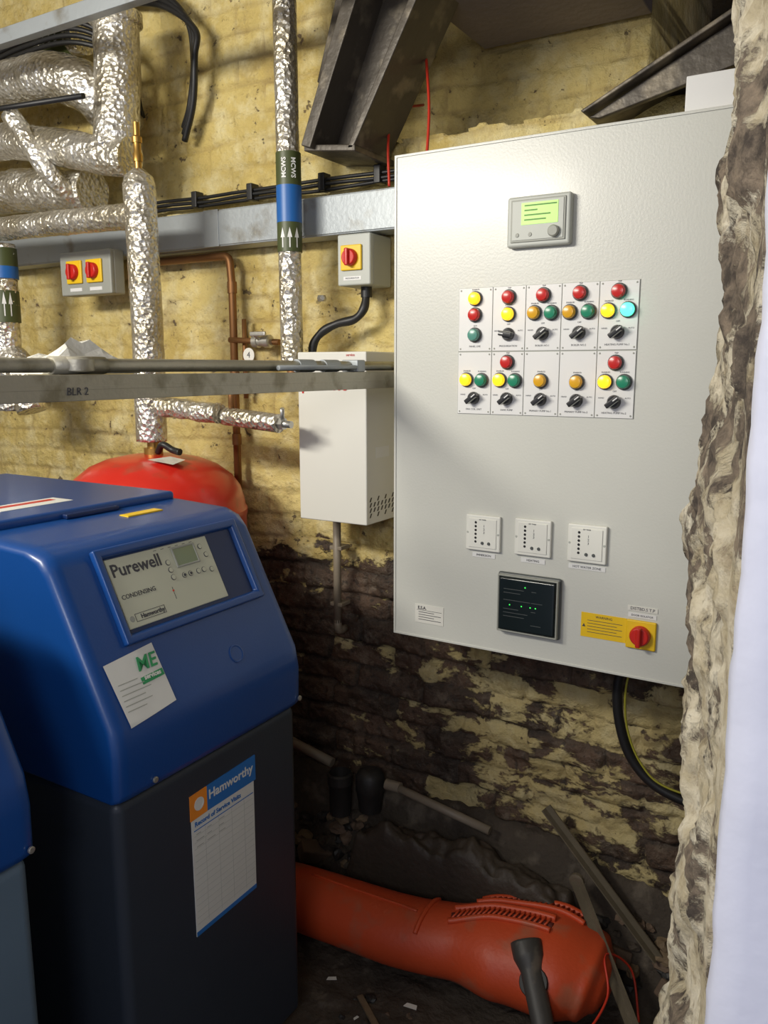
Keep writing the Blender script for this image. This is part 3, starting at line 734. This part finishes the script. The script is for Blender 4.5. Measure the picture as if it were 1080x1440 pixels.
rod('bonding_cable',cd,(-1.108,1.40,1.648),(-1.105,1.86,1.650),.0055,M_galv,8)
box('conduit_saddle',cd,(-1.148,1.70,1.638),(-1.100,1.735,1.667),M_galv,.003)
def crumple(name,c,sx,sy,sz,m,nu=60,nv=44,seed=0):
    R=root(name); vs=[];f=[]
    for j in range(nv+1):
        for i in range(nu+1):
            u=i/nu*2-1; v=j/nv*2-1
            h=max(0,1-max(abs(u)**1.2,abs(v)**1.05))**.85
            q=Vector((u*1.3+seed,v*1.3,seed))
            n=noise.noise(q*1.1)*.3+(.5-abs(noise.noise(q*1.5)))*.55+(.2-abs(noise.noise(q*3.4)))*.12
            vs.append((c[0]+sx*u*(1+.12*n),c[1]+sy*(v*(1+.15*n)),c[2]+max(0,sz*(h*(.65+n)))))
    for j in range(nv):
        for i in range(nu): k=j*(nu+1)+i; f.append((k,k+1,k+nu+2,k+nu+1))
    addmesh('sheet',R,vs,f,m,False)
crumple('polythene_sheet',(-1.185,.945,1.6385),.045,.098,.082,M_bag,nu=16,nv=12,seed=3)

# ------------------------------------------------------------------ stair steelwork upper right
def prism_y(name,par,pts,y0,y1,m,bev=.003):
    n=len(pts); vs=[(a,y0,b) for a,b in pts]+[(a,y1,b) for a,b in pts]
    f=[(i,(i+1)%n,n+(i+1)%n,n+i) for i in range(n)]+[tuple(range(n)),tuple(range(n,2*n))]
    o=addmesh(name,par,vs,f,m)
    if bev: bevel(o,bev)
    return o
st=root('stair_stringer')
prism_y('web',st,[(-1.365,2.225),(-1.245,2.215),(-.80,3.0),(-1.02,3.04)],1.99,2.02,M_rust)
prism_y('flange_upper',st,[(-1.395,2.235),(-1.365,2.225),(-1.0,3.04),(-1.06,3.04)],1.88,2.08,M_rust)
prism_y('flange_lower',st,[(-1.262,2.213),(-1.242,2.213),(-.775,3.0),(-.81,3.0)],1.90,2.08,M_rust)
prism_y('foot',st,[(-1.40,2.225),(-1.235,2.205),(-1.235,2.222),(-1.40,2.242)],1.90,2.36,M_rust)
hg=root('steel_hanger_bracket')
prism_y('plate',hg,[(-1.425,2.43),(-1.385,2.42),(-1.24,2.72),(-1.33,2.72)],2.0,2.08,M_rust)
prism_y('upright',hg,[(-1.33,2.70),(-1.25,2.70),(-1.25,3.05),(-1.33,3.05)],2.0,2.08,M_rust)
s2=root('stair_stringer.001')
prism_y('bar',s2,[(-.625,2.205),(-.60,2.200),(-.22,2.285),(.6,2.46),(.6,2.60),(-.22,2.40)],1.93,1.95,M_rust)
prism_y('edge',s2,[(-.628,2.208),(-.22,2.402),(.6,2.60),(.6,2.615),(-.22,2.415),(-.635,2.214)],1.90,2.30,M_rust)
sf=root('stair_soffit')
box('slab',sf,(-1.10,1.90,2.575),(-.615,2.40,2.62),M_soffit,.004)
rc=root('red_cable')
sweep('cable',rc,catmull([(-1.17,2.20,2.63),(-1.14,2.10,2.53),(-1.10,2.04,2.43),(-1.065,1.99,2.30),(-1.05,1.95,2.16)],10),.0038,M_redcab,8)
sweep('cable_short',rc,catmull([(-1.25,2.3,2.42),(-1.235,2.10,2.35),(-1.205,2.02,2.25),(-1.19,2.0,2.13)],10),.0038,M_redcab,8)

# ------------------------------------------------------------------ orange garden vacuum
gv=root('garden_vacuum')
axis=catmull([(-1.62,1.72,.10),(-1.45,1.74,.10),(-1.20,1.755,.105),(-1.0,1.765,.112),(-.83,1.80,.12),(-.68,1.835,.125),(-.55,1.86,.12),(-.45,1.865,.10)],14)
def rv(t):
    ks=[(0,.07,.08),(.25,.086,.098),(.45,.088,.10),(.54,.090,.102),(.66,.108,.145),(.80,.116,.160),(.92,.098,.135),(.97,.065,.09),(1,.02,.03)]
    for a,b in zip(ks,ks[1:]):
        if a[0]<=t<=b[0]:
            s=(t-a[0])/(b[0]-a[0]); s=s*s*(3-2*s); return (a[1]+(b[1]-a[1])*s,a[2]+(b[2]-a[2])*s)
    return (.02,.03)
hb=sweep('housing',gv,axis,0,M_orange,40,rf=rv)
bm=bmesh.new(); bm.from_mesh(hb.data); bvh=BVHTree.FromBMesh(bm)
def top(x,y):
    h=bvh.ray_cast(Vector((x,y,1)),Vector((0,0,-1)))
    return h[0],h[1]
def rib(par,pts,r,m,lift=0):
    Q=[]
    for x,y in pts:
        h,nn=top(x,y)
        if h is None: continue
        if nn.z<0: nn=-nn
        Q.append(h+nn*lift)
    if len(Q)>2: sweep('rib',par,catmull(Q,4),r,m,8)
for a0,b0,c0 in (((-.82,1.875),(-.68,1.925),(-.54,1.925)),((-.86,1.775),(-.74,1.825),(-.60,1.835))):
    arc=[Vector(a0)*(1-t)**2+Vector((b0[0],b0[1]+.01))*2*t*(1-t)+Vector(c0)*t*t for t in [k/14 for k in range(15)]]
    rib(gv,[(p[0],p[1]+.022) for p in arc],.010,M_orange,.004)
    rib(gv,[(p[0],p[1]-.022) for p in arc],.008,M_orange,.003)
    rib(gv,[(p[0],p[1]) for p in arc],.016,M_orangedk,-.012)
    for k in range(1,20):
        t=k/20; p=Vector(a0)*(1-t)**2+Vector((b0[0],b0[1]+.01))*2*t*(1-t)+Vector(c0)*t*t
        h2,n2=top(p[0]+.004,p[1]+.019); h3,n3=top(p[0]-.004,p[1]-.019)
        if h2 and h3: rod('vent_fin',gv,h3+Vector((0,0,.006)),h2+Vector((0,0,.006)),.0030,M_orange,6)
rib(gv,[(-1.3+.05*k,1.75+.0*k) for k in range(8)],.004,M_orange,.001)
rib(gv,[(-.93,1.70+.02*k) for k in range(8)],.007,M_orange,.001)
def hr(t):
    for a,b in (((0,.040),(.12,.040)),((.12,.040),(.22,.029)),((.22,.029),(.8,.026)),((.8,.026),(.88,.033)),((.88,.033),(1.01,.033))):
        if a[0]<=t<=b[0]: return a[1]+(b[1]-a[1])*(t-a[0])/(b[0]-a[0])
    return .03
sweep('handle',gv,resample([(-.645,1.762,.222),(-.52,1.605,.075),(-.50,1.58,.045)],.006),0,M_handle,16,rf=lambda t:(hr(t)*.85,hr(t)))
lathe('handle_trigger_ring',gv,frame((-.600,1.705,.166),(1,0,0),(0,.68,.73)),[(.034,-.006),(.036,-.003),(.036,.006),(.034,.009)],M_dkjunk,20)
sweep('flex',gv,catmull([(-.55,1.62,.03),(-.47,1.66,.10),(-.44,1.78,.14),(-.47,1.86,.19),(-.42,1.93,.12),(-.38,1.87,.03)],10),.0030,M_redcab,8)
bm.free()

# ------------------------------------------------------------------ junk on the floor
def angle(par,a,b,w=.022,t=.004,m=None):
    a=Vector(a);b=Vector(b);d=(b-a).normalized(); s=d.cross(Vector((0,0,1))).normalized(); u=s.cross(d)
    for (p,q) in ((s*w,u*t),(s*t,u*w)):
        vs=[x+i*p+j*q for x in (a,b) for i,j in ((0,0),(1,0),(1,1),(0,1))]
        addmesh('leg',par,vs,[(0,1,2,3),(4,5,6,7),(0,1,5,4),(1,2,6,5),(2,3,7,6),(3,0,4,7)],m or M_wood)
ai=root('steel_angle_bar')
angle(ai,(-.70,2.03,.44),(-.37,1.99,.13),.022)
a2=root('steel_angle_bar.001')
angle(a2,(-.585,1.985,.285),(-.33,1.76,.03),.024)
lathe('bolt_end',a2,frame((-.585,1.975,.29),(1,0,0),(0,0,1)),[(.02,-.004),(.02,.006),(.012,.008)],M_wood,14)
pp=root('plastic_waste_pipe')
rod('pipe_a',pp,(-1.62,2.03,.425),(-1.42,2.03,.385),.016,M_pvc,14)
p2=root('plastic_waste_pipe.001')
rod('pipe_b',p2,(-1.19,2.02,.375),(-.86,2.02,.325),.013,M_pvc,14)
lathe('socket',p2,frame((-1.18,2.02,.374),(0,1,0),(0,0,1)),[(.017,-.03),(.017,.02)],M_pvc,14)
pt=root('black_pipe_stub')
lathe('pot',pt,frame((-1.37,2.0,0),(1,0,0),(0,1,0)),[(.034,.24),(.036,.34),(.040,.345),(.040,.375),(.034,.38),(.030,.345)],M_dkjunk,20)
p3=root('drain_fitting')
lathe('fitting',p3,frame((-1.27,2.02,0),(1,0,0),(0,1,0)),[(.035,.27),(.042,.33),(.046,.34),(.046,.385),(.038,.40),(.02,.41)],M_dkjunk,18)
bg=root('discarded_sacking')
def sack():
    vs=[];f=[];nu=120;nv=44
    for j in range(nv+1):
        for i in range(nu+1):
            u=i/nu;v=j/nv; x=-1.33+.80*u; y=1.905+.115*v
            h=.17+.12*math.sin(math.pi*u)**.6*math.sin(math.pi*min(1,v*.6+.2))+.05*noise.noise(Vector((x*5,y*9,4)))+.03*noise.noise(Vector((x*14,y*22,4)))+.010*noise.noise(Vector((x*40,y*40,4)))
            if v<.2: h*=v/.2
            if u<.08: h*=u/.08
            if u>.9: h*=(1-u)/.1
            vs.append((x,y,max(0,h)))
    for j in range(nv):
        for i in range(nu): k=j*(nu+1)+i; f.append((k,k+1,k+nu+2,k+nu+1))
    addmesh('sack',bg,vs,f,M_sack,True)
sack()
def lump(name,par,c,r,m,sq=.7):
    bm=bmesh.new(); bmesh.ops.create_icosphere(bm,subdivisions=2,radius=1)
    s=Vector((random.uniform(.7,1.5),random.uniform(.7,1.3),sq)); o=Vector((random.random()*50,0,0))
    for v in bm.verts:
        p=v.co.copy(); v.co=Vector(c)+Vector((p.x*s.x,p.y*s.y,p.z*s.z))*r*(1+.6*noise.noise(p*1.5+o))
    me=bpy.data.meshes.new(name); bm.to_mesh(me); bm.free(); me.materials.append(m)
    ob=bpy.data.objects.new(name,me); COL.objects.link(ob); ob.parent=par
rb=root('rubble_pile'); rb2=root('loose_debris')
for k in range(150):
    x=random.uniform(-1.6,-.2); y=random.uniform(1.97,2.035)
    r=random.uniform(.010,.030)
    lump('stone',rb,(x,y,max(0,heap(x,y))+r*.35),r,random.choice((M_rubble,M_dirt,M_dirt,M_dkjunk,M_plank)))
for x,y,a in ((-1.10,1.99,.3),(-.93,2.0,1.1),(-.78,1.985,-.4),(-1.45,1.98,.8),(-.50,1.99,.5),(-.30,1.97,-.2)):
    M=Matrix.Translation((x,y,heap(x,y)+.02))@Matrix.Rotation(a,4,'Z')@Matrix.Rotation(.35*math.sin(a*9),4,'X')@Matrix.Rotation(.3,4,'Y')
    lbox('brick',rb,M,-.06,.06,-.03,.03,-.025,.025,M_rubble,.006,2)
for k in range(170):
    x=random.uniform(-1.06,-.35); y=random.uniform(1.40,1.62)
    r=random.uniform(.004,.015)
    lump('stone',rb2,(x,y,r*.3),r,random.choice((M_rubble,M_dirt,M_dkjunk,M_dirt)))
for a,b in (((-1.04,1.60,.008),(-.90,1.50,.010)),((-.80,1.60,.008),(-.66,1.52,.010))):
    a=Vector(a);b=Vector(b);d=(b-a).normalized(); s=d.cross(Vector((0,0,1)))*.008
    vs=[p+q+Vector((0,0,h)) for h in (0,.006) for p in (a,b) for q in (s,-s)]
    addmesh('lath',rb2,vs,[(0,1,3,2),(4,5,7,6),(0,1,5,4),(2,3,7,6),(0,2,6,4),(1,3,7,5)],M_plank)
sc=root('paper_scrap')
for k,(x,y,a,w) in enumerate(((-1.13,1.60,.5,.014),(-.90,1.625,.1,.018),(-.70,1.56,.9,.010),(-1.0,1.52,1.2,.008))):
    M=Rz(frame((x,y,.024),(1,0,0),(0,1,0)),a)
    lquad('scrap',sc,M,[(-w,-w*.4),(w,-w*.3),(w*.8,w*.5),(-w*.7,w*.4)],M_paper,.001)

# ------------------------------------------------------------------ lights
def area(name,loc,target,sx,sy,power,col):
    l=bpy.data.lights.new(name,'AREA'); l.shape='RECTANGLE'; l.size=sx; l.size_y=sy; l.energy=power; l.color=col
    o=bpy.data.objects.new(name,l); COL.objects.link(o); o.location=loc
    o.rotation_euler=(Vector(target)-Vector(loc)).to_track_quat('-Z','Y').to_euler(); return o
area('fluorescent_light',(-1.9,-.35,2.50),(-1.2,1.8,1.5),1.1,.2,57,(1,.95,.84))
area('doorway_light',(.15,-1.0,2.1),(-.8,1.8,1.3),.6,.6,13,(.97,.96,.98))
w=bpy.data.worlds.new('World'); S.world=w; w.use_nodes=True
w.node_tree.nodes['Background'].inputs[0].default_value=(.74,.78,1,1); w.node_tree.nodes['Background'].inputs[1].default_value=.38
S.view_settings.view_transform='Standard'
S.view_settings.look='None'

# ------------------------------------------------------------------ camera
cam=bpy.data.cameras.new('camera'); co=bpy.data.objects.new('camera',cam); COL.objects.link(co)
cam.sensor_fit='VERTICAL'; cam.sensor_height=36; cam.lens=1150/1440*36; cam.clip_start=.02
yaw=math.radians(31.1); pit=math.atan(204/1150)
hv=Vector((-math.sin(yaw),math.cos(yaw),0)); Rv=Vector((math.cos(yaw),math.sin(yaw),0))
Fv=hv*math.cos(pit)-Vector((0,0,1))*math.sin(pit); Uv=Rv.cross(Fv)
M=Matrix.Identity(4)
for i in range(3): M[i][0]=Rv[i]; M[i][1]=Uv[i]; M[i][2]=-Fv[i]
M[2][3]=1.65
co.matrix_world=M
S.camera=co
